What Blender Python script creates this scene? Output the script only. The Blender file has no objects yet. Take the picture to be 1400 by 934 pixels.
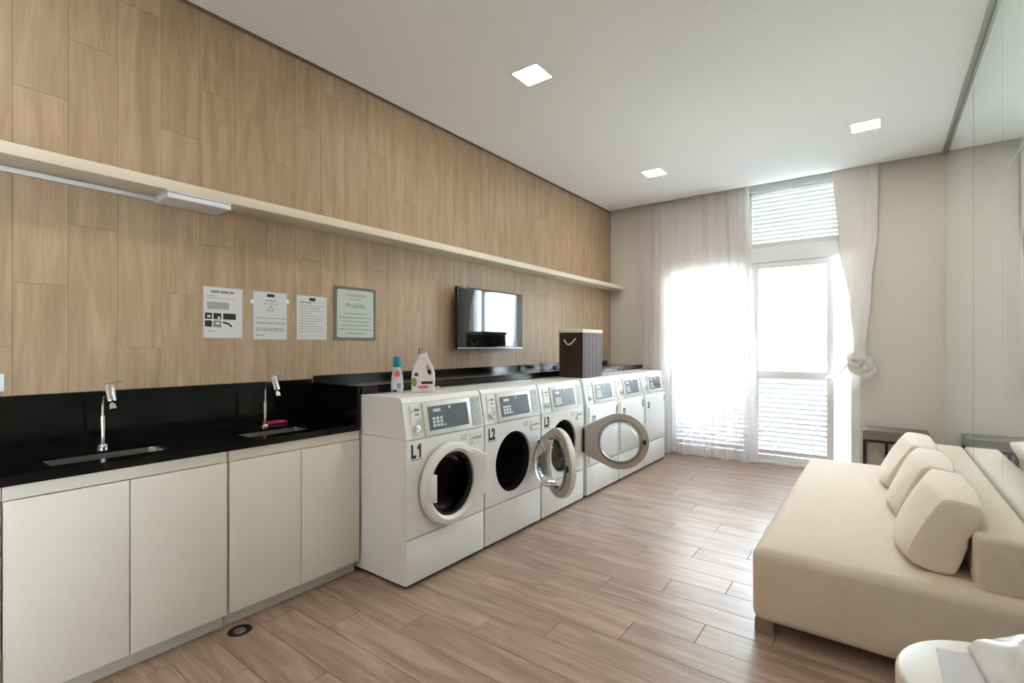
import bpy, bmesh, math, random
from mathutils import Vector, Matrix
S = bpy.context.scene
COL = S.collection
PI = math.pi

# ------------------------------------------------------------------ camera, sky, exposure
cam_d = bpy.data.cameras.new('camera')
cam = bpy.data.objects.new('camera', cam_d); COL.objects.link(cam)
cam.location = (0, 0, 1.33)
cam.rotation_euler = (math.radians(90), 0, math.radians(36.747))
cam_d.sensor_width = 36.0
cam_d.lens = 675.0 / 1400.0 * 36.0
cam_d.shift_y = 7.0 / 1400.0
cam_d.clip_start = 0.05
S.camera = cam
S.view_settings.view_transform = 'Standard'
S.view_settings.look = 'None'
S.view_settings.gamma = 1.0
S.view_settings.use_curve_mapping = False
S.view_settings.exposure = 2.96

world = bpy.data.worlds.new('sky'); S.world = world
world.use_nodes = True
_bg = world.node_tree.nodes['Background']
_bg.inputs[0].default_value = (0.76, 0.87, 1.0, 1)
_bg.inputs[1].default_value = 4.2


XR_ = 0.482


def portal(name, loc, rot, sx, sy):
    d = bpy.data.lights.new(name, 'AREA'); d.shape = 'RECTANGLE'; d.size = sx; d.size_y = sy
    o = bpy.data.objects.new(name, d); COL.objects.link(o)
    o.location = loc; o.rotation_euler = rot
    d.cycles.is_portal = True


portal('window_portal', (-1.2, 6.45, 1.6), (-PI / 2, 0, 0), 2.2, 3.2)


# ------------------------------------------------------------------ materials
portal('fill_window_portal', (XR_ + .16, -2.15, 1.15), (0, -PI / 2, 0), 2.2, 1.3)


def lin(c):
    c /= 255.0
    return c / 12.92 if c <= 0.04045 else ((c + 0.055) / 1.055) ** 2.4


def C(r, g, b): return (lin(r), lin(g), lin(b), 1)


def mat(name, col, rough=0.5, metal=0.0, spec=0.5, bump=0, bscale=200, var=0, vscale=3, coat=0, emis=None, estr=0, stretch=(1, 1, 1)):
    m = bpy.data.materials.new(name); m.use_nodes = True
    nt = m.node_tree; b = nt.nodes['Principled BSDF']
    b.inputs['Base Color'].default_value = col
    b.inputs['Roughness'].default_value = rough
    b.inputs['Metallic'].default_value = metal
    b.inputs['Specular IOR Level'].default_value = spec
    b.inputs['Coat Weight'].default_value = coat
    if emis:
        b.inputs['Emission Color'].default_value = emis
        b.inputs['Emission Strength'].default_value = estr
    if bump or var:
        tc = nt.nodes.new('ShaderNodeTexCoord')
        mp = nt.nodes.new('ShaderNodeMapping'); mp.inputs['Scale'].default_value = stretch
        nt.links.new(tc.outputs['Object'], mp.inputs['Vector'])
    if bump:
        n = nt.nodes.new('ShaderNodeTexNoise'); n.inputs['Scale'].default_value = bscale; n.inputs['Detail'].default_value = 4
        nt.links.new(mp.outputs[0], n.inputs['Vector'])
        bp = nt.nodes.new('ShaderNodeBump'); bp.inputs['Strength'].default_value = bump; bp.inputs['Distance'].default_value = 0.01
        nt.links.new(n.outputs['Fac'], bp.inputs['Height']); nt.links.new(bp.outputs[0], b.inputs['Normal'])
    if var:
        n = nt.nodes.new('ShaderNodeTexNoise'); n.inputs['Scale'].default_value = vscale; n.inputs['Detail'].default_value = 5
        nt.links.new(mp.outputs[0], n.inputs['Vector'])
        mx = nt.nodes.new('ShaderNodeMix'); mx.data_type = 'RGBA'
        mx.inputs[6].default_value = tuple(v * (1 - var) for v in col[:3]) + (1,)
        mx.inputs[7].default_value = tuple(min(1, v * (1 + var)) for v in col[:3]) + (1,)
        nt.links.new(n.outputs['Fac'], mx.inputs[0]); nt.links.new(mx.outputs[2], b.inputs['Base Color'])
    return m


def wood(name, axis, dark, midd, light, rough, tone=0.14, spec=0.5, streak=0.5):
    """porcelain plank print: long grain, a few cathedrals, one random tone per plank"""
    m = bpy.data.materials.new(name); m.use_nodes = True
    nt = m.node_tree; N = nt.nodes; L = nt.links; b = N['Principled BSDF']
    tc = N.new('ShaderNodeTexCoord'); oi = N.new('ShaderNodeObjectInfo')
    mul = N.new('ShaderNodeMath'); mul.operation = 'MULTIPLY'; mul.inputs[1].default_value = 71.3
    L.new(oi.outputs['Random'], mul.inputs[0])
    add = N.new('ShaderNodeVectorMath'); add.operation = 'ADD'
    L.new(tc.outputs['Object'], add.inputs[0]); L.new(mul.outputs[0], add.inputs[1])

    def scaled(v):
        mp = N.new('ShaderNodeMapping'); mp.inputs['Scale'].default_value = v
        L.new(add.outputs[0], mp.inputs['Vector']); return mp
    long, across = 1.0, 9.0
    sc = [across] * 3; sc[axis] = long
    m1 = scaled(sc)
    n1 = N.new('ShaderNodeTexNoise'); n1.inputs['Scale'].default_value = 1.5; n1.inputs['Detail'].default_value = 6
    n1.inputs['Roughness'].default_value = 0.6; n1.inputs['Distortion'].default_value = 1.1
    L.new(m1.outputs[0], n1.inputs['Vector'])
    sc2 = [75.0] * 3; sc2[axis] = 2.0
    m2 = scaled(sc2)
    n2 = N.new('ShaderNodeTexNoise'); n2.inputs['Scale'].default_value = 1.6; n2.inputs['Detail'].default_value = 3
    L.new(m2.outputs[0], n2.inputs['Vector'])
    r = N.new('ShaderNodeValToRGB')
    e = r.color_ramp.elements
    e[0].position = 0.28; e[0].color = dark
    e[1].position = 0.72; e[1].color = light
    q = e.new(0.5); q.color = midd
    L.new(n1.outputs['Fac'], r.inputs[0])
    mx = N.new('ShaderNodeMix'); mx.data_type = 'RGBA'; mx.blend_type = 'MULTIPLY'; mx.inputs[0].default_value = streak
    r2 = N.new('ShaderNodeValToRGB'); r2.color_ramp.elements[0].position = 0.3; r2.color_ramp.elements[0].color = (0.72, 0.68, 0.64, 1)
    r2.color_ramp.elements[1].position = 0.62; r2.color_ramp.elements[1].color = (1.06, 1.06, 1.06, 1)
    L.new(n2.outputs['Fac'], r2.inputs[0])
    L.new(r.outputs[0], mx.inputs[6]); L.new(r2.outputs[0], mx.inputs[7])
    hs = N.new('ShaderNodeHueSaturation')
    mr = N.new('ShaderNodeMapRange'); mr.inputs['To Min'].default_value = 1 - tone; mr.inputs['To Max'].default_value = 1 + tone
    L.new(oi.outputs['Random'], mr.inputs['Value']); L.new(mr.outputs[0], hs.inputs['Value'])
    L.new(mx.outputs[2], hs.inputs['Color']); L.new(hs.outputs[0], b.inputs['Base Color'])
    b.inputs['Roughness'].default_value = rough
    b.inputs['Specular IOR Level'].default_value = spec
    bp = N.new('ShaderNodeBump'); bp.inputs['Strength'].default_value = 0.05; bp.inputs['Distance'].default_value = 0.004
    L.new(n2.outputs['Fac'], bp.inputs['Height']); L.new(bp.outputs[0], b.inputs['Normal'])
    return m


def cloth(name, col, transp, transl, weave=True):
    m = bpy.data.materials.new(name); m.use_nodes = True
    nt = m.node_tree; N = nt.nodes; L = nt.links
    N.remove(N['Principled BSDF'])
    out = N['Material Output']
    d = N.new('ShaderNodeBsdfDiffuse'); d.inputs[0].default_value = col
    t = N.new('ShaderNodeBsdfTranslucent'); t.inputs[0].default_value = col
    p = N.new('ShaderNodeBsdfTransparent')
    a = N.new('ShaderNodeMixShader'); a.inputs[0].default_value = transl
    L.new(d.outputs[0], a.inputs[1]); L.new(t.outputs[0], a.inputs[2])
    c = N.new('ShaderNodeMixShader')
    L.new(a.outputs[0], c.inputs[1]); L.new(p.outputs[0], c.inputs[2])
    tc = N.new('ShaderNodeTexCoord'); mp = N.new('ShaderNodeMapping'); mp.inputs['Scale'].default_value = (60, 60, 2)
    n = N.new('ShaderNodeTexNoise'); n.inputs['Scale'].default_value = 1.0; n.inputs['Detail'].default_value = 3
    mr = N.new('ShaderNodeMapRange'); mr.inputs['To Min'].default_value = transp * 0.8; mr.inputs['To Max'].default_value = transp * 1.2
    L.new(tc.outputs['Object'], mp.inputs[0]); L.new(mp.outputs[0], n.inputs['Vector'])
    L.new(n.outputs['Fac'], mr.inputs['Value']); L.new(mr.outputs[0], c.inputs[0])
    L.new(c.outputs[0], out.inputs[0])
    return m


def clear(name, tint, gloss_rough=0.02, ior=1.45, base=0.0):
    """thin clear pane: transparent with a fresnel reflection"""
    m = bpy.data.materials.new(name); m.use_nodes = True
    nt = m.node_tree; N = nt.nodes; L = nt.links
    N.remove(N['Principled BSDF'])
    p = N.new('ShaderNodeBsdfTransparent'); p.inputs[0].default_value = tint
    g = N.new('ShaderNodeBsdfGlossy'); g.inputs['Roughness'].default_value = gloss_rough
    f = N.new('ShaderNodeFresnel'); f.inputs[0].default_value = ior
    fac = f.outputs[0]
    if base:
        ad = N.new('ShaderNodeMath'); ad.operation = 'ADD'; ad.use_clamp = True; ad.inputs[1].default_value = base
        L.new(fac, ad.inputs[0]); fac = ad.outputs[0]
    x = N.new('ShaderNodeMixShader')
    L.new(fac, x.inputs[0]); L.new(p.outputs[0], x.inputs[1]); L.new(g.outputs[0], x.inputs[2])
    L.new(x.outputs[0], N['Material Output'].inputs[0])
    return m


def mirror_mat():
    m = bpy.data.materials.new('green_mirror_glass'); m.use_nodes = True
    nt = m.node_tree; N = nt.nodes; L = nt.links; b = N['Principled BSDF']
    b.inputs['Metallic'].default_value = 0.86
    b.inputs['Base Color'].default_value = (0.86, 0.96, 0.96, 1)
    tc = N.new('ShaderNodeTexCoord'); mp = N.new('ShaderNodeMapping'); mp.inputs['Scale'].default_value = (1, 14, 0.5)
    n = N.new('ShaderNodeTexNoise'); n.inputs['Scale'].default_value = 1.2; n.inputs['Detail'].default_value = 5
    L.new(tc.outputs['Object'], mp.inputs[0]); L.new(mp.outputs[0], n.inputs['Vector'])
    mr = N.new('ShaderNodeMapRange'); mr.inputs['From Min'].default_value = 0.55; mr.inputs['From Max'].default_value = 0.8
    mr.inputs['To Min'].default_value = 0.02; mr.inputs['To Max'].default_value = 0.16
    L.new(n.outputs['Fac'], mr.inputs['Value']); L.new(mr.outputs[0], b.inputs['Roughness'])
    return m


M = {}
M['floor_wood'] = wood('porcelain_plank_floor', 0, C(138, 112, 95), C(166, 141, 122), C(190, 167, 148), 0.34, 0.07, 0.5, 0.28)
M['wall_wood'] = wood('porcelain_plank_wall', 2, C(164, 138, 110), C(178, 152, 124), C(190, 165, 138), 0.45, 0.02, 0.35, 0.3)
M['grout'] = mat('dark_grout', C(96, 80, 66), 0.9)
M['wall_grout'] = mat('wall_grout', C(150, 126, 102), 0.9)
M['gap'] = mat('dark_joint_and_gap_shade', C(60, 55, 50), 0.9)
M['ceiling'] = mat('ceiling_paint', C(242, 241, 243), 0.9, bump=0.02, bscale=60)
M['paint'] = mat('wall_paint', C(218, 211, 198), 0.8, bump=0.03, bscale=120, var=0.02)
M['mirror'] = mirror_mat()
M['edge'] = mat('polished_glass_edge', C(205, 222, 208), 0.2)
M['alu'] = mat('brushed_aluminium', C(168, 170, 168), 0.35, 0.9, bump=0.05, bscale=90)
M['frame'] = mat('white_powder_coat', C(238, 241, 244), 0.4, bump=0.01)
M['glass'] = clear('window_glass', (0.97, 0.99, 0.98, 1))
M['granite'] = mat('black_granite', C(13, 12, 12), 0.12, spec=0.32, var=0.5, vscale=160)
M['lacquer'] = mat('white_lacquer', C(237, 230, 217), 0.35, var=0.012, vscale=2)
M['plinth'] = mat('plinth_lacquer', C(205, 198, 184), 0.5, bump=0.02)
M['shelf'] = mat('cream_laminate', C(222, 210, 188), 0.5, bump=0.02)
M['enamel'] = mat('white_enamel', C(236, 235, 232), 0.3, coat=0.2, var=0.01, vscale=2)
M['enamel2'] = mat('white_plastic', C(226, 223, 216), 0.38, bump=0.01)
M['greyplate'] = mat('grey_speckled_plate', C(178, 178, 172), 0.5, var=0.12, vscale=120)
M['taupe'] = mat('taupe_metal', C(176, 166, 156), 0.38, 0.25, bump=0.02)
M['lcd'] = mat('grey_control_film', C(74, 77, 80), 0.38, spec=0.3, bump=0.01)
M['key'] = mat('pale_keys', C(205, 208, 208), 0.4, bump=0.01)
M['ink'] = mat('black_ink', C(24, 23, 24), 0.5, bump=0.01)
M['inkgrey'] = mat('grey_ink', C(128, 126, 124), 0.7, bump=0.01)
M['inklight'] = mat('pale_ink', C(165, 162, 160), 0.7, bump=0.01)
M['inkteal'] = mat('teal_ink', C(120, 150, 142), 0.6, bump=0.01)
M['inkred'] = mat('red_ink', C(150, 84, 84), 0.6, bump=0.01)
M['drum'] = mat('dark_drum_steel', C(30, 30, 32), 0.5, 0.0, bump=0.1, bscale=80)
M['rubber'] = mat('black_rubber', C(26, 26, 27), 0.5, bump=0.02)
M['bowl'] = clear('moulded_glass', (0.86, 0.89, 0.90, 1), 0.03, 1.5, 0.04)
M['clearcap'] = clear('clear_plastic', (0.93, 0.94, 0.94, 1), 0.05, 1.3)
M['darkbowl'] = clear('drum_shade_glass', (0.22, 0.225, 0.23, 1), 0.05, 1.16)
M['chrome'] = mat('chrome', C(215, 215, 215), 0.12, 1.0, bump=0.005)
M['darkchrome'] = mat('dark_chrome', C(150, 147, 144), 0.22, 1.0, bump=0.005)
M['steel'] = mat('brushed_steel', C(190, 190, 188), 0.28, 1.0, bump=0.03, bscale=150)
M['white'] = mat('white_plastic_gloss', C(232, 231, 232), 0.35, bump=0.01)
M['lilac'] = mat('pale_plastic', C(214, 212, 222), 0.4, bump=0.01)
M['paper'] = mat('paper', C(214, 211, 212), 0.7, bump=0.02)
M['laminate'] = mat('laminated_sleeve', C(176, 168, 160), 0.3, bump=0.01)
M['acrylic'] = mat('grey_acrylic', C(112, 105, 95), 0.25, bump=0.01)
M['signsheet'] = mat('pale_green_grey_sheet', C(188, 193, 184), 0.35, bump=0.01)
M['tv'] = mat('gloss_black_plastic', C(14, 14, 15), 0.15, bump=0.005)
M['screen'] = mat('tv_screen', C(20, 24, 24), 0.05, spec=0.6, coat=0.25, bump=0.002)
M['lamp'] = mat('lamp_diffuser', C(255, 250, 240), 0.5, emis=(1, 0.95, 0.88, 1), estr=11.0, bump=0.01)
M['sofa'] = mat('sand_linen', C(217, 202, 183), 0.92, spec=0.2, bump=0.25, bscale=420, var=0.06, vscale=30, stretch=(1, 0.3, 1))
M['cushion'] = mat('cream_linen', C(228, 214, 196), 0.92, spec=0.2, bump=0.25, bscale=400, var=0.05, vscale=14)
M['woodfoot'] = mat('grey_wood_block', C(146, 126, 108), 0.5, var=0.15, vscale=20)
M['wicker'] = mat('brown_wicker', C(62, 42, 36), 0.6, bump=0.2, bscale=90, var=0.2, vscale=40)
M['wickerlight'] = mat('lighter_wicker', C(88, 64, 56), 0.6, bump=0.2, bscale=90, var=0.2, vscale=60)  # paler brown for the side strips and staves
M['canvas'] = mat('white_canvas', C(226, 216, 202), 0.8, bump=0.1)
M['teal'] = mat('teal_cap', C(20, 150, 168), 0.35, bump=0.01)
M['jug'] = mat('white_jug', C(232, 222, 222), 0.35, bump=0.01)
M['pinklabel'] = mat('pink_label', C(226, 92, 120), 0.5, bump=0.01)
M['greenlabel'] = mat('green_label', C(116, 160, 74), 0.5, bump=0.01)
M['purplelabel'] = mat('purple_label', C(82, 62, 92), 0.5, bump=0.01)
M['sponge'] = mat('magenta_sponge', C(170, 44, 110), 0.85, bump=0.3)
M['sheer'] = cloth('sheer_voile', C(240, 234, 232), 0.20, 0.50)
M['curtain'] = cloth('white_curtain', C(240, 235, 231), 0.02, 0.22)
M['darkmetal'] = mat('dark_metal', C(38, 38, 38), 0.45, 0.4, bump=0.02)
M['taupetop'] = mat('taupe_top', C(122, 114, 102), 0.5, bump=0.02)
M['table'] = mat('white_lacquered_table', C(218, 209, 193), 0.42, bump=0.01)
M['sheet'] = mat('lilac_white_sheet', C(206, 202, 206), 0.6, bump=0.02)
M['film'] = mat('white_plastic_bag', C(220, 219, 216), 0.25, bump=0.03, bscale=30)
M['terrace'] = mat('pale_terrace', C(236, 234, 230), 0.8, bump=0.05)
M['leaf'] = mat('leaf_green', C(176, 180, 110), 0.6, bump=0.05, var=0.3, vscale=4)
M['bark'] = mat('bark', C(90, 74, 58), 0.9, bump=0.3)
M['rail'] = mat('rail_paint', C(196, 186, 176), 0.5, bump=0.02)
M['grass'] = mat('lawn', C(176, 178, 150), 0.9, bump=0.3, bscale=30, var=0.2)


# ------------------------------------------------------------------ mesh helpers
class MB:
    def __init__(self): self.bm = bmesh.new()

    def add(self, bm2, mtx=None):
        if mtx is not None: bm2.transform(mtx)
        me = bpy.data.meshes.new('tmp'); bm2.to_mesh(me); bm2.free()
        self.bm.from_mesh(me); bpy.data.meshes.remove(me)
        return self

    def box(self, x0, x1, y0, y1, z0, z1, bev=0, seg=2, mtx=None, shear=None):
        b = bmesh.new()
        bmesh.ops.create_cube(b, size=1)
        for v in b.verts:
            v.co = Vector((x0 + (v.co.x + .5) * (x1 - x0), y0 + (v.co.y + .5) * (y1 - y0), z0 + (v.co.z + .5) * (z1 - z0)))
        if bev:
            bmesh.ops.bevel(b, geom=list(b.edges), offset=bev, segments=seg, affect='EDGES', profile=0.5)
        if shear:
            for v in b.verts: v.co.x += shear(v.co.z)
        return self.add(b, mtx)

    def cyl(self, p0, p1, r0, r1=None, n=24, caps=True):
        r1 = r0 if r1 is None else r1
        p0, p1 = Vector(p0), Vector(p1); d = p1 - p0
        b = bmesh.new()
        bmesh.ops.create_cone(b, cap_ends=caps, segments=n, radius1=r0, radius2=r1, depth=d.length)
        q = d.to_track_quat('Z', 'Y').to_matrix().to_4x4(); q.translation = (p0 + p1) / 2
        return self.add(b, q)

    def lathe(self, prof, n=48, mtx=None, sx=1, sy=1, closed=False):
        """prof: (r, z) pairs, about Z"""
        b = bmesh.new(); rings = []
        for r, z in prof:
            if r < 1e-6: rings.append([b.verts.new((0, 0, z))])
            else: rings.append([b.verts.new((r * sx * math.cos(2 * PI * i / n), r * sy * math.sin(2 * PI * i / n), z)) for i in range(n)])
        pairs = list(zip(rings[:-1], rings[1:]))
        if closed: pairs.append((rings[-1], rings[0]))
        for A, B in pairs:
            for i in range(n):
                j = (i + 1) % n
                if len(A) == 1 and len(B) == 1: continue
                if len(A) == 1: b.faces.new((A[0], B[i], B[j]))
                elif len(B) == 1: b.faces.new((A[i], A[j], B[0]))
                else: b.faces.new((A[i], A[j], B[j], B[i]))
        bmesh.ops.recalc_face_normals(b, faces=b.faces)
        return self.add(b, mtx)

    def tube(self, pts, r, n=10, caps=True):
        pts = [Vector(p) for p in pts]; b = bmesh.new(); rings = []
        up = Vector((0, 0, 1)); prev = None
        for i, p in enumerate(pts):
            t = (pts[min(i + 1, len(pts) - 1)] - pts[max(i - 1, 0)]).normalized()
            if prev is None:
                a = t.cross(up)
                if a.length < 1e-3: a = t.cross(Vector((1, 0, 0)))
                a.normalize()
            else:
                a = (prev - t * prev.dot(t)).normalized()
            prev = a; c = t.cross(a)
            rr = r[i] if isinstance(r, (list, tuple)) else r
            rings.append([b.verts.new(p + (a * math.cos(2 * PI * k / n) + c * math.sin(2 * PI * k / n)) * rr) for k in range(n)])
        for A, B in zip(rings[:-1], rings[1:]):
            for k in range(n): b.faces.new((A[k], A[(k + 1) % n], B[(k + 1) % n], B[k]))
        if caps: b.faces.new(rings[0]); b.faces.new(rings[-1])
        bmesh.ops.recalc_face_normals(b, faces=b.faces)
        return self.add(b)

    def prism(self, poly, axis, a0, a1, bev=0):
        """poly in the two other axes (in xyz order), extruded from a0 to a1 along axis"""
        b = bmesh.new()

        def P(u, v, a):
            return {0: (a, u, v), 1: (u, a, v), 2: (u, v, a)}[axis]
        A = [b.verts.new(P(u, v, a0)) for u, v in poly]; B = [b.verts.new(P(u, v, a1)) for u, v in poly]
        b.faces.new(A); b.faces.new(B)
        for i in range(len(poly)):
            j = (i + 1) % len(poly); b.faces.new((A[i], A[j], B[j], B[i]))
        bmesh.ops.recalc_face_normals(b, faces=b.faces)
        if bev:
            bmesh.ops.bevel(b, geom=list(b.edges), offset=bev, segments=2, affect='EDGES', profile=0.5)
        return self.add(b)

    def rings(self, rings, cap=True):
        b = bmesh.new(); R = [[b.verts.new(p) for p in r] for r in rings]
        n = len(R[0])
        for A, B in zip(R[:-1], R[1:]):
            for i in range(n): b.faces.new((A[i], A[(i + 1) % n], B[(i + 1) % n], B[i]))
        if cap: b.faces.new(R[0]); b.faces.new(R[-1])
        bmesh.ops.recalc_face_normals(b, faces=b.faces)
        return self.add(b)

    def grid(self, f, nu, nv):
        b = bmesh.new(); V = [[b.verts.new(f(i / nu, j / nv)) for j in range(nv + 1)] for i in range(nu + 1)]
        for i in range(nu):
            for j in range(nv): b.faces.new((V[i][j], V[i + 1][j], V[i + 1][j + 1], V[i][j + 1]))
        return self.add(b)

    def mesh(self, name, m, smooth=35):
        me = bpy.data.meshes.new(name); self.bm.to_mesh(me); self.bm.free()
        me.materials.append(m)
        if smooth:
            me.shade_smooth(); me.set_sharp_from_angle(angle=math.radians(smooth))
        return me

    def obj(self, name, m, parent=None, smooth=35, loc=None):
        o = bpy.data.objects.new(name, self.mesh(name, m, smooth)); COL.objects.link(o)
        if parent: o.parent = parent
        if loc: o.location = loc
        return o


def link(name, me, parent=None, loc=None):
    o = bpy.data.objects.new(name, me); COL.objects.link(o)
    if parent: o.parent = parent
    if loc: o.location = loc
    return o


def tag(o, label=None, cat=None, group=None, kind=None):
    if label: o['label'] = label
    if cat: o['category'] = cat
    if group: o['group'] = group
    if kind: o['kind'] = kind
    return o


def thing(name, loc, label, cat, group=None):
    o = bpy.data.objects.new(name, None); COL.objects.link(o); o.location = loc
    o.empty_display_size = 0.1
    return tag(o, label, cat, group)


def copy_tree(o, parent=None):
    c = o.copy(); COL.objects.link(c)
    if parent: c.parent = parent
    for ch in list(o.children): copy_tree(ch, c)
    return c


def text_mesh(name, body, size, m, bold=0.0, sx=1.0, align='LEFT', ext=0.0006):
    cu = bpy.data.curves.new(name, 'FONT'); cu.body = body; cu.size = size; cu.extrude = ext; cu.offset = bold
    cu.align_x = align; cu.resolution_u = 3
    t = bpy.data.objects.new(name, cu); COL.objects.link(t)
    dg = bpy.context.evaluated_depsgraph_get()
    me = bpy.data.meshes.new_from_object(t.evaluated_get(dg))
    bpy.data.objects.remove(t); bpy.data.curves.remove(cu)
    # stand it up facing +X, reading towards +Y
    me.transform(Matrix(((0, 0, 1, 0), (sx, 0, 0, 0), (0, 1, 0, 0), (0, 0, 0, 1))))
    me.materials.clear(); me.materials.append(m); me.name = name
    return me


XL, XR, YB, YF, ZC = -2.95, 0.482, 6.20, -3.0, 3.15

# ------------------------------------------------------------------ floor and its planks
rnd = random.Random(4)
floor = tag(MB().box(XL - .15, XR + .15, YF - .15, YB + .25, -0.12, -0.008).obj('floor', M['grout'], smooth=0), kind='structure')
_pl = {}


def plank_mesh(name, L, W, T, m, key):
    """long side on local X (floor) or local Z (wall); chamfered face, cheap"""
    k = (name, key, round(L, 3), round(W, 3))
    if k in _pl: return _pl[k]
    c, g = (0.0009, 0.0011) if key == 'floor' else (0.0006, 0.0005)
    lo = [(g, g), (L - g, g), (L - g, W - g), (g, W - g)]
    hi = [(g + c, g + c), (L - g - c, g + c), (L - g - c, W - g - c), (g + c, W - g - c)]
    vs = [(u, v, 0) for u, v in lo] + [(u, v, T - c) for u, v in lo] + [(u, v, T) for u, v in hi]
    if key == 'wall':   # face +X, width along Y, length along Z
        vs = [(h, v, u) for u, v, h in vs]
    fs = [(8, 9, 10, 11)]
    for a in (0, 4):
        for i in range(4):
            j = (i + 1) % 4; fs.append((a + i, a + j, a + 4 + j, a + 4 + i))
    if key == 'wall': fs = [f[::-1] for f in fs]
    me = bpy.data.meshes.new(name); me.from_pydata(vs, [], fs); me.materials.append(m); me.update()
    _pl[k] = me
    return me


PW, PL_ = 0.1825, 0.855
k0 = int((YF - .803) / PW) - 1
for k in range(k0, 31):
    ya, yb = .803 + PW * k, .803 + PW * (k + 1)
    ya, yb = max(ya, YF), min(yb, YB + .05)
    if yb - ya < .02: continue
    x = -2.095 + .285 * (k % 3)
    while x > XL: x -= PL_
    while x < XR:
        xa, xb = max(x, XL), min(x + PL_, XR)
        if xb - xa > .015:
            link('plank', plank_mesh('floor_plank', xb - xa, yb - ya, .008, M['floor_wood'], 'floor'), floor, (xa, ya, -.008))
        x += PL_

# ------------------------------------------------------------------ wall with wood planks
wall_left = tag(MB().box(XL - .15, XL - .008, YF, YB + .2, 0, ZC + .15).obj('wall_left', M['wall_grout'], smooth=0), kind='structure')
WW, WL = .18, .842
for k in range(-20, 34):
    ya, yb = .41 + WW * k, .41 + WW * (k + 1)
    ya, yb = max(ya, YF), min(yb, YB)
    if yb - ya < .02: continue
    z = 1.605 + .281 * (k % 3) - 2 * WL
    while z < ZC - .004:
        za, zb = max(z, 0.9), min(z + WL, ZC - .004)
        if zb - za > .02:
            link('plank', plank_mesh('wall_plank', zb - za, yb - ya, .008, M['wall_wood'], 'wall'), wall_left, (XL - .008, ya, za))
        z += WL

# ------------------------------------------------------------------ ceiling, walls
tag(MB().box(XL + .03, XR, YF, 6.10, ZC, ZC + .12).box(XL - .15, XR + .15, YF - .15, YB + .25, ZC + .13, ZC + .2)
    .obj('ceiling', M['ceiling'], smooth=0), kind='structure')
tag(MB().box(XL, XL + .034, YF, 6.10, ZC + .02, ZC + .13).obj('trim_1', M['gap'], smooth=0), kind='structure')  # dark strip paints the shade inside the ceiling gap
WX0, WX1 = -2.24, -.168
tag(MB().box(XL, WX0, YB, YB + .2, 0, ZC + .13).box(WX1, XR + .1, YB, YB + .2, 0, ZC + .13)
    .box(WX0, WX1, YB, YB + .2, ZC + .03, ZC + .13).obj('wall_back', M['paint'], smooth=0), kind='structure')
tag(MB().box(XL, XR + .1, YF - .12, YF, 0, ZC + .13).obj('wall_front', M['paint'], smooth=0), kind='structure')

# mirrored glass wall: panels with joints
SW0, SW1, SZ0, SZ1 = -2.7, -1.6, .12, 2.15      # unseen side window, added as fill light
wall_right = tag(MB().box(XR + .008, XR + .12, SW1, YB, 0, ZC + .13).box(XR + .008, XR + .12, YF, SW0, 0, ZC + .13)
                 .box(XR + .008, XR + .12, SW0, SW1, 0, SZ0).box(XR + .008, XR + .12, SW0, SW1, SZ1, ZC + .13).obj('wall_right', M['paint'], smooth=0), kind='structure')
ys = [YB - .002, 5.19, 4.35, 3.40, 2.45, 1.50, .55, -.4]
for i in range(len(ys) - 1):
    a, b = ys[i + 1] + .0015, ys[i] - .0015
    zs = [(.012, ZC - .012)] if i < 2 else [(.012, 2.176), (2.181, ZC - .012)]
    for z0, z1 in zs:
        MB().box(XR, XR + .008, a, b, z0, z1).obj('mirror_panel', M['mirror'], wall_right, smooth=0)
MB().box(XR - .0005, XR + .004, -.4, 4.35, 2.1765, 2.1805).obj('glass_edge', M['edge'], wall_right, smooth=0)
MB().box(XR - .0005, XR + .004, 4.3485, 4.3515, .012, ZC - .012).obj('glass_edge', M['gap'], wall_right, smooth=0)
tag(MB().box(XR - .022, XR - .001, YF, 6.10, ZC - .024, ZC).box(XR - .020, XR - .003, YF, 6.10, ZC - .03, ZC - .023).obj('trim_2', M['alu'], smooth=0), kind='structure')

# ------------------------------------------------------------------ window with louvres and sliding leaf
window = MB()
for x0, x1 in ((WX0, WX0 + .08), (-1.275, -1.217), (WX1 - .081, WX1)):
    window.box(x0, x1, YB + .02, YB + .16, 0, ZC + .03, .004)
window.box(WX0, WX1, YB + .021, YB + .159, ZC - .05, ZC + .03, .004)
window.box(WX0, WX1, YB + .018, YB + .158, 2.29, 2.44, .004)
window.box(WX0, WX1, YB + .015, YB + .162, 0, .035, .004)
window = tag(window.obj('window_1', M['frame']), kind='structure')


def slat_mesh(L, half=.024, tilt=42):
    me = MB().box(0, L, -half, half, -.0025, .0025, .002, 1).mesh('louver_slat', M['frame'], 40)
    me.transform(Matrix.Rotation(math.radians(tilt), 4, 'X'))
    return me


for x0, x1 in ((WX0 + .08, -1.275), (-1.217, WX1 - .081)):
    pf = MB().box(x0, x0 + .022, YB + .04, YB + .09, 2.44, 3.10, .003).box(x1 - .022, x1, YB + .04, YB + .09, 2.44, 3.10, .003) \
        .box(x0, x1, YB + .04, YB + .09, 2.44, 2.462, .003).box(x0, x1, YB + .04, YB + .09, 3.075, 3.10, .003)
    pf = pf.obj('louver_panel', M['frame'], window)
    if x1 < -1.25:
        MB().box(x0 + .022, x1 - .022, YB + .05, YB + .07, 2.462, 3.075).obj('blind_panel', M['frame'], pf, 0)
        continue
    me = slat_mesh(x1 - x0 - .044, .031, -66)
    for i in range(13):
        link('louver_slat', me, pf, (x0 + .022, YB + .065, 2.488 + i * .0468))


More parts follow.
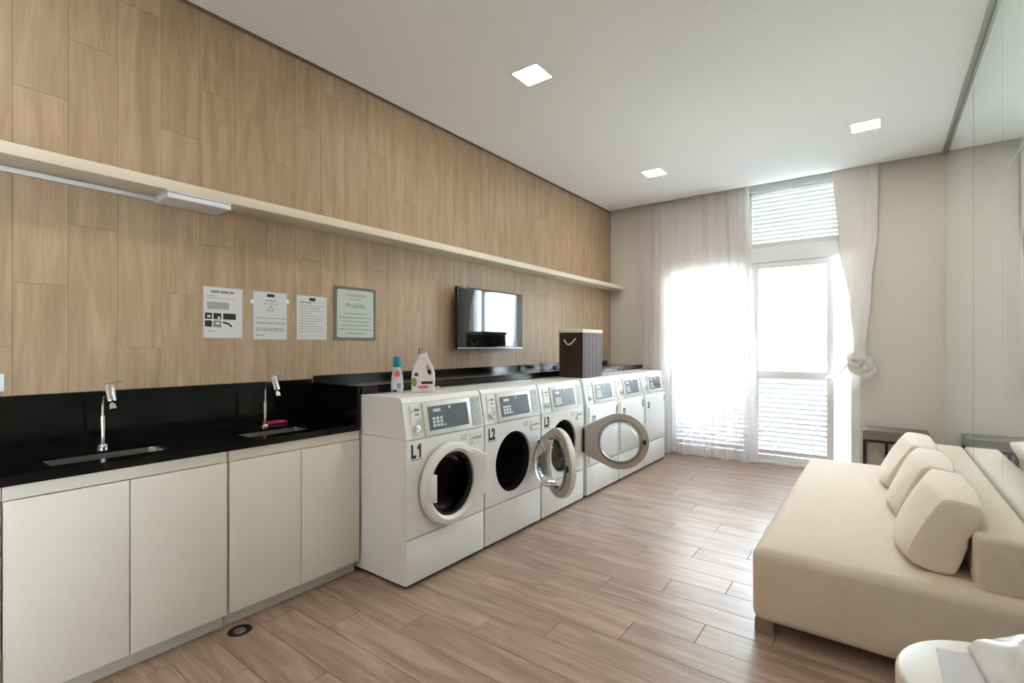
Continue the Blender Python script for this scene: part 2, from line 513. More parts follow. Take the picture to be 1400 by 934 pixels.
def leaf(x0, x1, yy, name):
    s = .066
    f = MB().box(x0, x0 + s, yy - .02, yy + .02, .036, 2.288, .004).box(x1 - s, x1, yy - .02, yy + .02, .036, 2.288, .004)
    f.box(x0 + s, x1 - s, yy - .02, yy + .02, .036, .10, .004).box(x0 + s, x1 - s, yy - .02, yy + .02, .975, 1.055, .004)
    f.box(x0 + s, x1 - s, yy - .02, yy + .02, 2.22, 2.288, .004)
    f = f.obj(name, M['frame'], window)
    MB().box(x0 + s, x1 - s, yy - .003, yy + .003, 1.055, 2.22).obj('glass_pane', M['glass'], f, 0)
    me = slat_mesh(x1 - x0 - 2 * s, .033, -63)
    for i in range(16):
        link('louver_slat', me, f, (x0 + s, yy, .132 + i * .0545))
    return f


leaf(-1.19, -.395, YB + .060, 'sliding_leaf')
leaf(-2.16, -1.14, YB + .115, 'sliding_leaf')

w2 = MB()  # frame of the unseen window added for fill
for y0, y1 in ((SW0, SW0 + .06), ((SW0 + SW1) / 2 - .03, (SW0 + SW1) / 2 + .03), (SW1 - .06, SW1)): w2.box(XR + .02, XR + .09, y0, y1, SZ0, SZ1, .004)
w2.box(XR + .021, XR + .089, SW0, SW1, SZ0, SZ0 + .06, .004).box(XR + .021, XR + .089, SW0, SW1, SZ1 - .06, SZ1, .004)
w2 = tag(w2.obj('added_fill_window', M['frame']), kind='structure')
for y0, y1 in ((SW0 + .06, (SW0 + SW1) / 2 - .03), ((SW0 + SW1) / 2 + .03, SW1 - .06)):
    MB().box(XR + .052, XR + .058, y0, y1, SZ0 + .06, SZ1 - .06).obj('glass_pane', M['glass'], w2, 0)

# ------------------------------------------------------------------ outside
tag(MB().box(-7, 6, YB + .2, 7.9, -.14, -.03).obj('terrace_ground', M['terrace'], smooth=0), kind='structure')
tag(MB().box(-30, 30, 7.9, 60, -.16, -.05).obj('lawn_ground', M['grass'], smooth=0), kind='structure')
tag(MB().box(-7, 6, YB + .2, YB + 2.0, 3.45, 3.6).obj('added_sky_shield', M['terrace'], smooth=0), kind='structure')  # unseen overhang added to keep high sky light off the floor
rl = thing('balcony_railing', (0, 7.55, -.03), 'slim pale railing on the terrace outside the glass door', 'railing')
MB().box(-1.9, .9, -.02, .02, 1.40, 1.435, .004).obj('top_rail', M['rail'], rl)
for x in (-1.88, -.5, .88):
    MB().box(x - .018, x + .018, -.018, .018, 0, 1.40, .003).obj('post', M['rail'], rl)
MB().box(-1.86, .86, -.004, .004, .12, 1.30).obj('glass_panel', M['glass'], rl, 0)


def bush(x, y, h, r, seed, label):
    q = random.Random(seed)
    t = thing('bush', (x, y, -.06), label, 'bush', None)
    st = MB()
    for _ in range(5):
        a = q.uniform(0, 2 * PI)
        st.tube([(0, 0, 0), (math.cos(a) * r * .25, math.sin(a) * r * .25, h * .45), (math.cos(a) * r * .5, math.sin(a) * r * .5, h * .8)], [.02, .014, .006], 6)
    st.obj('stem', M['bark'], t)
    vs, fs = [], []
    for _ in range(900):
        u = Vector((q.gauss(0, 1), q.gauss(0, 1), q.gauss(0, 1))).normalized() * (q.random() ** .4)
        p = Vector((u.x * r, u.y * r, h * .58 + u.z * h * .42))
        n = (u + Vector((q.gauss(0, .5), q.gauss(0, .5), q.gauss(0, .5)))).normalized()
        a = n.orthogonal().normalized(); c = n.cross(a); s = q.uniform(.035, .06)
        i = len(vs)
        vs += [p - a * s, p + c * s * .45 + n * .01, p + a * s, p - c * s * .45 + n * .01]; fs.append((i, i + 1, i + 2, i + 3))
    me = bpy.data.meshes.new('foliage'); me.from_pydata(vs, [], fs); me.materials.append(M['leaf'])
    tag(link('foliage', me, t), kind='stuff')


bush(-.15, 8.35, 1.0, .45, 1, 'leafy bush outside, seen through the gap right of the glass door')
bush(-1.2, 8.75, 1.15, .42, 2, 'leafy bush outside, seen above the lower louvre panel')

# ------------------------------------------------------------------ curtains


def pleat(u, z, n, seed):
    q = random.Random(seed); s = 0
    for i in range(5):
        f = n * (0.55 + .35 * i) + q.uniform(-.6, .6); a = 1 / (1 + .5 * i)
        s += a * math.sin(2 * PI * f * u + q.uniform(0, 6) + .35 * math.sin(z * 1.3 + i))
    return s / 2.6


def sheer_f(u, v):
    z = .012 + v * 3.19
    xl = -2.50 - .03 * (1 - v); xr = -1.20 + .10 * (1 - v) ** 1.3
    x = xl + (xr - xl) * u + .012 * math.sin(u * 70 + z)
    amp = .028 + .020 * (1 - v)
    y = YB - .058 + amp * pleat(u, z, 14, 5) - .05 * (1 - v) ** 4
    if u < .12: y += -.0
    return (x, y, z + (.012 * math.sin(u * 40) if v == 0 else 0) + (.006 if v == 0 else 0))


tag(MB().grid(sheer_f, 300, 40).obj('sheer_curtain', M['sheer'], smooth=80), 'long sheer white curtain hanging to the floor over the left half of the window', 'curtain')


def lerp_tab(tab, z):
    for (z0, a0), (z1, a1) in zip(tab[:-1], tab[1:]):
        if z0 >= z >= z1:
            t = (z0 - z) / (z0 - z1); t = t * t * (3 - 2 * t)
            return a0 + (a1 - a0) * t
    return tab[-1][1]


LT = [(3.2, -.404), (2.35, -.345), (1.77, -.258), (1.345, -.225), (1.2, -.22)]
RT = [(3.2, -.018), (2.51, -.024), (1.93, -.072), (1.345, -.115), (1.2, -.12)]


def heavy_f(u, v):
    z = 3.2 - v * 1.95
    a, b = lerp_tab(LT, z), lerp_tab(RT, z)
    th = 2 * PI * u
    w = (b - a) / 2; dep = .03 + .022 * max(0, min(1, (3.2 - z) / 1.8))
    rr = 1 + .10 * math.sin(9 * th + z * .8) + .07 * math.sin(14 * th + 1.3)
    return ((a + b) / 2 + w * math.cos(th), YB - .062 + dep * math.sin(th) * rr, z)


ct = thing('knotted_curtain', (0, 0, 0), 'opaque white curtain tied into a big knot at the right window jamb', 'curtain')
MB().grid(heavy_f, 120, 50).obj('drape', M['curtain'], ct, 80)


def knot_f(cx, cy, cz, r, tilt, bulge, seed):
    def f(u, v):
        th = 2 * PI * u; ph = 2 * PI * v
        R = r; t = bulge * (1 + .16 * math.sin(3 * ph + 4 * th + seed) + .08 * math.sin(7 * ph + seed))
        x = (R + t * math.cos(ph)) * math.cos(th); zz = (R + t * math.cos(ph)) * math.sin(th); y = t * math.sin(ph) * .9
        c, s = math.cos(tilt), math.sin(tilt)
        return (cx + x * c - zz * s * .8, cy + y, cz + x * s + zz * c * .85)
    return f


kb = MB()
kb.grid(knot_f(-.165, YB - .085, 1.14, .065, .5, .052, 0), 40, 20)
kb.grid(knot_f(-.20, YB - .10, 1.20, .055, 1.2, .042, 2), 36, 18)
kb.grid(knot_f(-.115, YB - .08, 1.085, .05, .2, .04, 4), 36, 18)
kb.tube([(-.17, YB - .085, 1.40), (-.175, YB - .09, 1.3), (-.175, YB - .09, 1.2)], [.052, .05, .075], 20)
kb.obj('knot', M['curtain'], ct, 80)


def tail_f(k):
    def f(u, v):
        x = -.21 - (.15 + .06 * k) * v + (u - .5) * (.05 + .05 * v); z = 1.235 - .03 * k - (.25 - .05 * k) * v + (u - .5) * .05 * (1 - v)
        return (x, YB - .105 - .02 * k + .012 * math.sin(u * 12 + v * 2 + k) + .012 * v, z)
    return f


for k in (0, 1): MB().grid(tail_f(k), 20, 14).obj('tail', M['curtain'], ct, 80)
tag(MB().box(XL + .2, XR - .02, YB - .075, YB - .045, ZC + .09, ZC + .12).obj('trim_3', M['alu'], smooth=0), kind='structure')

# ------------------------------------------------------------------ ceiling lights


def downlight(x, y, label):
    t = thing('ceiling_light', (x, y, ZC), label, 'ceiling light', 'square recessed ceiling lights')
    h = .105
    f = MB()
    for a in range(4):
        f.box(-h, h, h - .010, h, -.004, .002, mtx=Matrix.Rotation(a * PI / 2, 4, 'Z'))
    f.obj('frame', M['frame'], t, 0)
    MB().box(-h + .010, h - .010, -h + .010, h - .010, -.0025, -.0005).obj('diffuser', M['lamp'], t, 0)


downlight(-1.87, 2.73, 'square recessed ceiling light nearest the camera, above the washers')
downlight(-1.90, 5.03, 'square recessed ceiling light at the far end, above the left curtain')
downlight(-.10, 5.0, 'square recessed ceiling light at the right, above the far end of the sofa')
for x, y, w in ((-.10, 2.73, 'above the near end of the sofa'), (-1.87, .43, 'above the nearer sink and its cabinet'),
                (-1.87, -1.87, 'behind the camera on the wood wall side')):  # unseen lamps added to fill the near end of the room
    downlight(x, y, 'square recessed ceiling light ' + w + ', unseen, added for fill light')

# ------------------------------------------------------------------ shelf, cable duct, emergency lamp
tag(MB().box(XL, -2.752, YF, 6.17, 2.088, 2.138, .003).obj('wall_shelf', M['shelf']), 'long cream floating shelf running along the whole wood wall', 'shelf')
tag(MB().box(XL, XL + .018, YF, .915, 2.064, 2.086, .002).obj('cable_duct', M['white']), 'thin white cable duct under the shelf, ending at the lamp box', 'cable duct')
t = thing('emergency_lamp', (-2.845, 1.06, 2.088), 'flat white lamp box fixed under the cream shelf', 'lamp')
MB().box(-.095, .095, -.15, .15, -.008, 0, .001).obj('base', M['lilac'], t)
MB().box(-.09, .09, -.146, .146, -.036, -.008, .005).obj('housing', M['white'], t)
MB().cyl((-.05, -.147, -.022), (-.05, -.144, -.022), .005, n=10).obj('button', M['inkgrey'], t)

# ------------------------------------------------------------------ papers and sign on the wall


def words(mb, y0, y1, z, h, q, x=.0022, wmin=.012, wmax=.04):
    y = y0
    while y < y1 - .006:
        w = min(q.uniform(wmin, wmax), y1 - y)
        mb.box(x - .0002, x + .0003, y, y + w, z - h / 2, z + h / 2); y += w + .006


def sheet(name, y0, y1, z0, z1, label, cat):
    t = thing(name, (XL, (y0 + y1) / 2, (z0 + z1) / 2), label, cat)
    w, h = (y1 - y0) / 2, (z1 - z0) / 2
    return t, w, h


q = random.Random(9)
t, w, h = sheet('notice_paper', 1.143, 1.354, 1.376, 1.662, 'white laminated notice with six small photos, leftmost on the wood wall', 'notice')
MB().box(0, .0012, -w, w, -h, h).obj('sleeve', M['laminate'], t, 0)
MB().box(.0010, .0020, -w + .004, w - .004, -h + .004, h - .004).obj('sheet', M['paper'], t, 0)
pr = MB(); words(pr, -.065, .055, h - .028, .012, q, wmin=.03, wmax=.06); pr.obj('printed_heading', M['inkgrey'], t, 0)
pr = MB(); words(pr, -.085, -.035, h - .052, .006, q); words(pr, -.085, .06, h - .064, .004, q)
pr.box(.002, .0022, -.085, .03, h - .125, h - .085)
words(pr, -.085, -.01, -h + .062, .004, q); words(pr, -.085, -.045, -h + .040, .006, q)
tag(pr.obj('printed_text', M['inklight'], t, 0), kind='stuff')
ph = []
for r_, zc in enumerate((-.02, -.062)):
    for c_, (a, b) in enumerate(((-.095, -.060), (-.052, -.012), (-.002, .066))):
        m_ = MB().box(.0020, .0024, a, b, zc - .017, zc + .017) if not (r_ == 1 and c_ == 2) else \
            MB().prism([(-.002, zc + .014), (.03, zc + .006), (.045, zc - .01), (.043, zc - .02), (.025, zc - .004), (-.004, zc + .004)], 0, .0020, .0024)
        ph.append(m_.obj('printed_photo', M['ink'] if (r_, c_) != (1, 1) else M['inkgrey'], t, 0))
for r_, c_, a, b, zc in ((0, 0, -.083, -.068, -.022), (0, 1, -.03, -.018, -.028), (1, 1, -.04, -.02, -.06)):
    MB().box(.0024, .0026, a, b, zc - .006, zc + .006).obj('printed_photo_detail', M['paper'], t, 0)

t, w, h = sheet('notice_paper', 1.412, 1.617, 1.372, 1.658, 'white laminated notice with a printed triangle, taped at both sides', 'notice')
MB().box(0, .0014, -w - .004, w + .004, -h - .003, h + .003).obj('sleeve', M['laminate'], t, 0)
MB().box(.0012, .0022, -w + .002, w - .002, -h + .002, h - .002).obj('sheet', M['paper'], t, 0)
MB().box(.0022, .0025, -.021, .024, h - .030, h - .012).obj('printed_block', M['ink'], t, 0)
pr = MB(); words(pr, -.03, .03, h - .052, .006, q, .0024); words(pr, -.045, .05, h - .070, .003, q, .0024)
for z_ in (-.015, -.04, -.047, -.075, -.082, -.09): words(pr, -.09, .09, z_, .0035, q, .0024)
words(pr, -.09, -.04, -h + .027, .005, q, .0024)
tag(pr.obj('printed_text', M['inkgrey'], t, 0), kind='stuff')
tr = MB()
for i in range(3):
    a0, a1 = PI / 2 + i * 2 * PI / 3, PI / 2 + (i + 1) * 2 * PI / 3
    tr.tube([(.0024, .022 * math.cos(a0), .042 + .02 * math.sin(a0)), (.0024, .022 * math.cos(a1), .042 + .02 * math.sin(a1))], .0018, 4)
tr.obj('printed_triangle', M['inkgrey'], t, 0)
MB().box(.0004, .0026, -w - .016, -w + .006, .068, .090).obj('tape', M['white'], t, 0)
MB().box(.0004, .0026, w - .006, w + .014, .082, .106).obj('tape', M['white'], t, 0)

t, w, h = sheet('notice_paper', 1.679, 1.894, 1.373, 1.658, 'white notice with a printed frame of text lines, third sheet from the left', 'notice')
MB().box(0, .0012, -w, w, -h, h).obj('sleeve', M['laminate'], t, 0)
MB().box(.0010, .0020, -w + .003, w - .003, -h + .003, h - .003).obj('sheet', M['paper'], t, 0)
MB().box(.0020, .0023, -.02, .024, h - .034, h - .014).obj('printed_block', M['ink'], t, 0)
pr = MB(); words(pr, -.08, .0, h - .046, .006, q)
for i in range(11): words(pr, -.08, .075 if i % 4 != 3 else .01, h - .066 - i * .0165, .0034, q)
for a, b, c, d in ((-.088, .088, h - .042, h - .0405), (-.088, .088, -h + .026, -h + .0275)): pr.box(.0018, .0022, a, b, c, d)
for a in (-.088, .0868): pr.box(.0018, .0022, a, a + .0012, -h + .026, h - .042)
tag(pr.obj('printed_text', M['inkgrey'], t, 0), kind='stuff')

t, w, h = sheet('acrylic_sign', 1.944, 2.286, 1.374, 1.743, 'grey acrylic sign with a pale sheet headed Lavanderia and Proibido', 'sign')
MB().box(0, .005, -w, w, -h, h, .001, 1).obj('backing_plate', M['acrylic'], t, 0)
rr = .016; pts = []
for cx_, cz_, a0 in ((w - .022 - rr, h - .02 - rr, 0), (-w + .022 + rr, h - .02 - rr, 90), (-w + .022 + rr, -h + .02 + rr, 180), (w - .022 - rr, -h + .02 + rr, 270)):
    for s_ in range(5):
        a = math.radians(a0 + s_ * 22.5); pts.append((cx_ + rr * math.cos(a), cz_ + rr * math.sin(a)))
MB().prism(pts, 0, .005, .006).obj('sheet', M['signsheet'], t, 0)
link('printed_heading', text_mesh('sign_heading', 'Lavanderia', .040, M['inkgrey'], 0, .95, 'CENTER', .0002), t, (.0063, 0, h - .066))
link('printed_heading', text_mesh('sign_heading_two', 'Proibido', .047, M['inkgrey'], .0005, 1, 'CENTER', .0002), t, (.0063, 0, h - .142))
pr = MB(); words(pr, -.05, .05, h - .085, .006, q, .0063)
for i, (a, b) in enumerate(((-.09, .09), (-.13, .14), (-.10, .11), (-.11, .12), (-.14, .14), (-.075, .08))): words(pr, a, b, h - .185 - i * .027, .006, q, .0063)
tag(pr.obj('printed_text', M['inkgrey'], t, 0), kind='stuff')

t = thing('wall_outlet', (XL, .345, 1.179), 'white electrical socket plate at the left edge of the wood wall', 'outlet')
MB().box(0, .010, -.062, .040, -.038, .038, .003).obj('plate', M['white'], t)
MB().box(.008, .013, -.03, .010, -.024, .024, .002).obj('socket', M['lilac'], t)
for y_ in (-.02, .0): MB().cyl((.0128, y_, 0), (.0134, y_, 0), .003, n=8).obj('pin_hole', M['ink'], t)

# ------------------------------------------------------------------ television
t = thing('television', (-2.85, 3.52, 1.576), 'flat black wall television showing only reflections', 'television')
MB().box(-.03, 0, -.472, .472, -.266, .266, .004).obj('bezel', M['tv'], t)
MB().box(-.0005, .0015, -.458, .458, -.240, .254).obj('screen', M['screen'], t, 0)
MB().box(-.055, -.03, -.33, .33, -.20, .15, .01).obj('back_housing', M['tv'], t)
MB().box(.0, .002, -.468, .468, -.262, -.252).obj('silver_strip', M['alu'], t, 0)
MB().box(-.062, -.055, -.12, .12, -.1, .1).box(-.092, -.06, -.05, .05, -.05, .05).box(-.0995, -.092, -.12, .12, -.12, .12).obj('wall_bracket', M['darkmetal'], t, 0)

# ------------------------------------------------------------------ sink counter
XF = -2.45


def cabinet(y0, y1, ym, label):
    t = thing('base_cabinet', (0, 0, 0), label, 'cabinet', 'white base cabinets under the black worktop')
    c = MB()
    c.box(XL + .01, XF - .02, y0, y0 + .016, .078, .84).box(XL + .01, XF - .02, y1 - .016, y1, .078, .84)
    c.box(XL + .01, XF - .02, y0 + .016, y1 - .016, .078, .094).box(XL + .003, XL + .011, y0, y1, .078, .84)
    c.obj('carcass', M['lacquer'], t, 0)
    MB().box(XF - .03, XF - .006, y0, y1, .790, .8395).obj('top_rail', M['lacquer'], t, 0)
    for a, b in ((y0 + .002, ym - .002), (ym + .002, y1 - .002)):
        MB().box(XF - .018, XF, a, b, .074, .786, .0015).obj('door', M['lacquer'], t)
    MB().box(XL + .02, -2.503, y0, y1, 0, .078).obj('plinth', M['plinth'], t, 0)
    return t


cabinet(-.43, .313, -.06, 'white base cabinet cut off by the left edge of the photo')
cabinet(.316, 1.056, .681, 'white two-door base cabinet under the nearer sink')
cabinet(1.063, 1.787, 1.424, 'white two-door base cabinet under the farther sink, beside the first washer')
t = thing('granite_worktop', (0, 0, 0), 'polished black granite worktop with upstand and cut-outs for two sinks', 'worktop')
cuts = [(.455, .85), (1.195, 1.55)]
CX0, CX1 = -2.728, -2.530
s = MB(); y = -.43; Y1 = 1.772
for a, b in cuts:
    s.box(XL, XF + .005, y, a, .863, .875); s.box(XL, CX0, a, b, .863, .875); s.box(CX1, XF + .005, a, b, .863, .875); y = b
s.box(XL, XF + .005, y, Y1, .863, .875)
s.box(XF - .018, XF + .005, -.43, 1.79, .840, .863)
s.obj('slab', M['granite'], t, 0)
MB().box(XL + .0005, XL + .02, -.43, Y1, .875, 1.122).obj('upstand', M['granite'], t, 0)
MB().box(XL + .0005, XF, Y1, 1.794, .855, 1.098).obj('end_panel', M['granite'], t, 0)
for (a, b), lb in zip(cuts, ('steel undermount sink nearest the camera', 'steel undermount sink farther away, near the washers')):
    t = thing('sink', ((CX0 + CX1) / 2, (a + b) / 2, .863), lb, 'sink')
    hx, hy = (CX1 - CX0) / 2 + .006, (b - a) / 2 + .006
    r_ = MB(); n = 8

    def rrect(hx, hy, r, z):
        o = []
        for cx_, cy_, a0 in ((hx - r, hy - r, 0), (-hx + r, hy - r, 90), (-hx + r, -hy + r, 180), (hx - r, -hy + r, 270)):
            for s_ in range(5):
                g = math.radians(a0 + s_ * 22.5); o.append((cx_ + r * math.cos(g), cy_ + r * math.sin(g), z))
        return o
    r_.rings([rrect(hx + .02, hy + .02, .04, -.001), rrect(hx, hy, .035, -.001), rrect(hx - .006, hy - .006, .035, -.12), rrect(hx - .03, hy - .03, .03, -.14),
              rrect(.03, .03, .029, -.145)], cap=False)
    b_ = r_.obj('basin', M['steel'], t)
    sf = b_.modifiers.new('thick', 'SOLIDIFY'); sf.thickness = .0015; sf.offset = -1
    MB().lathe([(0, -.146), (.035, -.146), (.035, -.142), (.028, -.1415), (.02, -.144), (0, -.144)], 24).obj('drain', M['chrome'], t)


def faucet(x, y, label):
    t = thing('faucet', (x, y, .875), label, 'faucet', 'chrome gooseneck taps')
    MB().lathe([(0, 0), (.021, 0), (.021, .012), (.015, .02), (.012, .022), (0, .022)], 24).obj('base', M['chrome'], t)
    MB().cyl((0, 0, .02), (0, 0, .135), .0085, n=16).cyl((0, 0, .085), (0, 0, .145), .0105, n=16).obj('column', M['chrome'], t)
    pts = [(0, 0, .14), (0, 0, .175)]
    for i in range(1, 10):
        a = PI - i * PI / 9 * .80
        pts.append((.055 + .055 * math.cos(a), 0, .205 + .055 * math.sin(a)))
    MB().tube(pts, .0065, 10).obj('spout', M['chrome'], t)
    hd = MB().lathe([(0, .062), (.015, .062), (.018, .058), (.018, -.018), (.016, -.022), (0, -.022)], 24,
                    Matrix.Translation((.118, 0, .235)) @ Matrix.Rotation(math.radians(-28), 4, 'Y')).obj('head', M['chrome'], t)
    a = MB().lathe([(0, -.026), (.007, -.026), (.007, -.034), (.013, -.035), (.013, -.056), (0, -.056)], 20,
                   Matrix.Translation((.118, 0, .235)) @ Matrix.Rotation(math.radians(-28), 4, 'Y')).obj('aerator', M['chrome'], t)
    MB().tube([(.103, 0, .297), (.10, .02, .302), (.098, .043, .304)], .003, 8).tube([(.103, 0, .297), (.106, -.018, .294)], .003, 8).obj('lever', M['chrome'], t)
    return t


faucet(-2.785, .674, 'chrome gooseneck tap at the sink nearest the camera')
faucet(-2.762, 1.388, 'chrome gooseneck tap at the farther sink')
tag(MB().box(-.035, .035, -.062, .062, 0, .014, .006, 3).obj('sponge', M['sponge'], loc=(-2.87, 1.50, .875)), 'magenta sponge lying at the back of the worktop, beside the farther tap', 'sponge')
t = thing('granite_ledge', (0, 0, 0), 'long black granite ledge on the wall behind the washing machines', 'ledge')
MB().box(XL, -2.44, 1.796, 6.06, 1.052, 1.10, .001, 1).obj('slab', M['granite'], t, 0)
MB().box(XL + .0005, XL + .02, 1.796, 6.06, 1.10, 1.142).obj('upstand', M['granite'], t, 0)

t = thing('floor_drain', (-2.405, 1.09, 0), 'round metal drain cover set in the floor by the cabinet plinth', 'drain')
MB().lathe([(0, -.004), (.052, -.004), (.052, .0015), (.044, .0025), (.040, .0005), (0, .0005)], 32).obj('ring', M['darkmetal'], t)
MB().lathe([(0, 0), (.026, 0), (.024, .003), (0, .0045)], 24).obj('cap', M['steel'], t)

# ------------------------------------------------------------------ washers and dryers
WXF = -2.06
SH = -.175


def sl(z): return (z - .815) * SH if z > .815 else 0.0


def plate_hole(mb, y0, y1, z0, z1, cy, cz, R, xa, xb, n=64):
    ang = [2 * PI * i / n for i in range(n)]
    for yy, zz in ((y0, z0), (y1, z0), (y0, z1), (y1, z1)):
        a = math.atan2(zz - cz, yy - cy) % (2 * PI)
        k = min(range(n), key=lambda i: abs((ang[i] - a + PI) % (2 * PI) - PI)); ang[k] = a
    ang.sort(); n = len(ang); b = bmesh.new()

    def outer(a):
        dy, dz = math.cos(a), math.sin(a); ts = []
        if dy > 1e-9: ts.append((y1 - cy) / dy)
        if dy < -1e-9: ts.append((y0 - cy) / dy)
        if dz > 1e-9: ts.append((z1 - cz) / dz)
        if dz < -1e-9: ts.append((z0 - cz) / dz)
        k = min(ts); return cy + k * dy, cz + k * dz
    O = {x: [b.verts.new((x, *outer(a))) for a in ang] for x in (xa, xb)}
    I = {x: [b.verts.new((x, cy + R * math.cos(a), cz + R * math.sin(a))) for a in ang] for x in (xa, xb)}
    for i in range(n):
        j = (i + 1) % n
        for x in (xa, xb): b.faces.new((O[x][i], O[x][j], I[x][j], I[x][i]))
        b.faces.new((I[xa][i], I[xa][j], I[xb][j], I[xb][i])); b.faces.new((O[xa][i], O[xa][j], O[xb][j], O[xb][i]))
    bmesh.ops.recalc_face_normals(b, faces=b.faces)
    mb.add(b)
    return mb


W = .656
DCY, DCZ = .322, .527


def head(t, w=W):
    """control head, coin box, display, side plate: shared by washers and dryers"""
    prof = [(0, .819), (sl(1.012), 1.012), (sl(1.012) - .006, 1.030), (sl(1.012) - .02, 1.043), (sl(1.012) - .04, 1.047), (-.70, 1.047), (-.70, .819)]
    MB().prism(prof, 1, .003, w - .003).obj('control_head', M['enamel'], t, 30)
    MB().box(.0005, .002, .004, w - .004, 1.0115, 1.0145, shear=lambda z: sl(z) - .0008).obj('lid_seam', M['greyplate'], t, 0)
    cb = MB().box(0, .006, .046, .130, .927, 1.003, .002, 1, shear=sl).box(0, .003, .046, .130, .828, .926, shear=sl).obj('coin_box', M['enamel2'], t, 0)
    MB().box(.0055, .0065, .054, .060, .962, .978, shear=sl).box(.0055, .0065, .078, .108, .945, .955, shear=sl).box(.0055, .0065, .075, .112, .968, .982, shear=sl).obj('coin_slot', M['inkgrey'], cb, 0)
    MB().box(.0028, .0036, .086, .126, .832, .922, shear=sl).obj('coin_recess', M['taupe'], cb, 0)
    MB().cyl((-.008, .078, .875), (.014, .078, .877), .022, .020, 20).cyl((.014, .078, .877), (.018, .078, .8775), .009, n=14).obj('lock', M['chrome'], cb)
    df = MB().box(-.002, .012, .140, .538, .824, 1.008, .004, 2, shear=sl).obj('display_frame', M['enamel2'], t)
    MB().box(.0115, .0135, .172, .505, .850, .985, shear=sl).obj('display_film', M['lcd'], df, 0)
    k = MB().box(.0133, .0145, .212, .272, .952, .970, shear=sl)
    for i in range(3):
        for j in range(3): k.box(.0133, .0150, .200 + i * .030, .222 + i * .030, .868 + j * .020, .883 + j * .020, shear=sl)
    k.cyl((.0133 + sl(.872), .298, .872), (.0155 + sl(.872), .298, .872), .008, n=12)
    tag(k.obj('keypad', M['key'], df, 0), kind='stuff')
    MB().cyl((.0130 + sl(.97), .345, .97), (.018 + sl(.97), .345, .97), .010, n=14).obj('dial', M['white'], df)
    MB().box(.0133, .0139, .40, .47, .905, .908, shear=sl).box(.0133, .0139, .405, .475, .898, .900, shear=sl).obj('printed_line', M['inkred'], df, 0)
    sp = MB().box(0, .004, .549, .640, .830, 1.006, .001, 1, shear=sl).obj('side_plate', M['greyplate'], t, 0)
    b_ = MB()
    for y_, z_ in ((.572, .985), (.566, .86), (.595, .91), (.62, .925), (.625, .985)): b_.cyl((.002 + sl(z_), y_, z_), (.0052 + sl(z_), y_, z_), .004, n=8)
    tag(b_.obj('screw', M['inkgrey'], sp, 0), kind='stuff')


def base(t, w=W):
    c = MB()
    for a, b in ((.003, .018), (w - .018, w - .003)): c.box(-.70, -.012, a, b, .022, .816)
    c.box(-.70, -.685, .003, w - .003, .022, .816).box(-.70, -.012, .018, w - .018, .022, .04).box(-.70, -.012, .018, w - .018, .80, .816)
    c.obj('body', M['enamel'], t, 0)
    MB().box(-.02, 0, .003, w - .003, .024, .267, .004, 2).obj('lower_panel', M['enamel'], t)
    MB().box(-.66, -.025, .02, w - .02, .004, .024).obj('shadow_base', M['rubber'], t, 0)  # black slab stands for the shade under the machine
    for a, b in ((-.06, .05), (-.06, w - .05), (-.64, .05), (-.64, w - .05)):
        MB().cyl((a, b, 0), (a, b, .022), .02, n=12).obj('foot', M['rubber'], t)


def washer(loc, label, code):
    t = thing('washing_machine', loc, label, 'washing machine', 'front loading washing machines')
    base(t); head(t)
    fp = MB(); plate_hole(fp, .003, W - .003, .275, .813, DCY, DCZ, .210, -.02, 0).obj('front_panel', M['enamel'], t, 30)
    R = Matrix.Translation((0, DCY, DCZ)) @ Matrix.Rotation(PI / 2, 4, 'Y')
    MB().lathe([(.2085, -.018), (.2085, -.05), (.203, -.06), (.195, -.06), (.195, -.052)], 56, R).obj('door_seal', M['rubber'], t, 60)
    MB().lathe([(.205, -.062), (.205, -.075), (.245, -.10), (.245, -.52), (0, -.53)], 56, R).obj('drum', M['drum'], t, 40)
    dd = MB().box(-.001, .004, .520, .640, .712, .788, .002, 1).obj('detergent_drawer', M['enamel2'], t)
    MB().box(.0035, .0045, .536, .624, .742, .762).obj('grip_recess', M['inklight'], dd, 0)
    MB().prism([(.0035, .716), (.012, .722), (.010, .742), (.0035, .746)], 1, .534, .626).obj('grip', M['enamel2'], dd, 0)
    st = MB(); qq = random.Random(3)
    for z_ in (.784, .772, .764, .756): words(st, .435, .495, z_, .005 if z_ > .78 else .003, qq, .0006)
    st.obj('sticker', M['inkgrey'], t, 0)
    lab(t, code)
    door(t)
    return t


def number_mesh(code, size, bold, sx):
    if code[1] != '1':
        return text_mesh('machine_number', code, size, M['ink'], bold, sx)
    me = text_mesh('machine_number', code[0], size, M['ink'], bold, sx)
    x0 = max(v.co.y for v in me.vertices) + size * .10
    h = max(v.co.z for v in me.vertices); lo = min(v.co.z for v in me.vertices); w_ = size * .13
    m_ = MB(); m_.bm.from_mesh(me); bpy.data.meshes.remove(me)
    p = [(x0 + w_, lo), (x0 + 2 * w_, lo), (x0 + 2 * w_, h), (x0 + 1.35 * w_, h), (x0 - .1 * w_, h - 1.3 * w_), (x0 - .1 * w_, h - 2.4 * w_), (x0 + w_, h - 1.7 * w_)]
    m_.prism(p, 0, -.0006, .0006)
    return m_.mesh('machine_number', M['ink'], 0)


def lab(t, code, z=.716, y=.034, size=.100, sx=.72):
    me = number_mesh(code, size, .0045, sx)
    link('number', me, t, (.0009, y, z))
    MB().box(.0002, .001, y, y + .085, z - .016, z - .011).obj('number_line', M['inkteal'], t, 0)


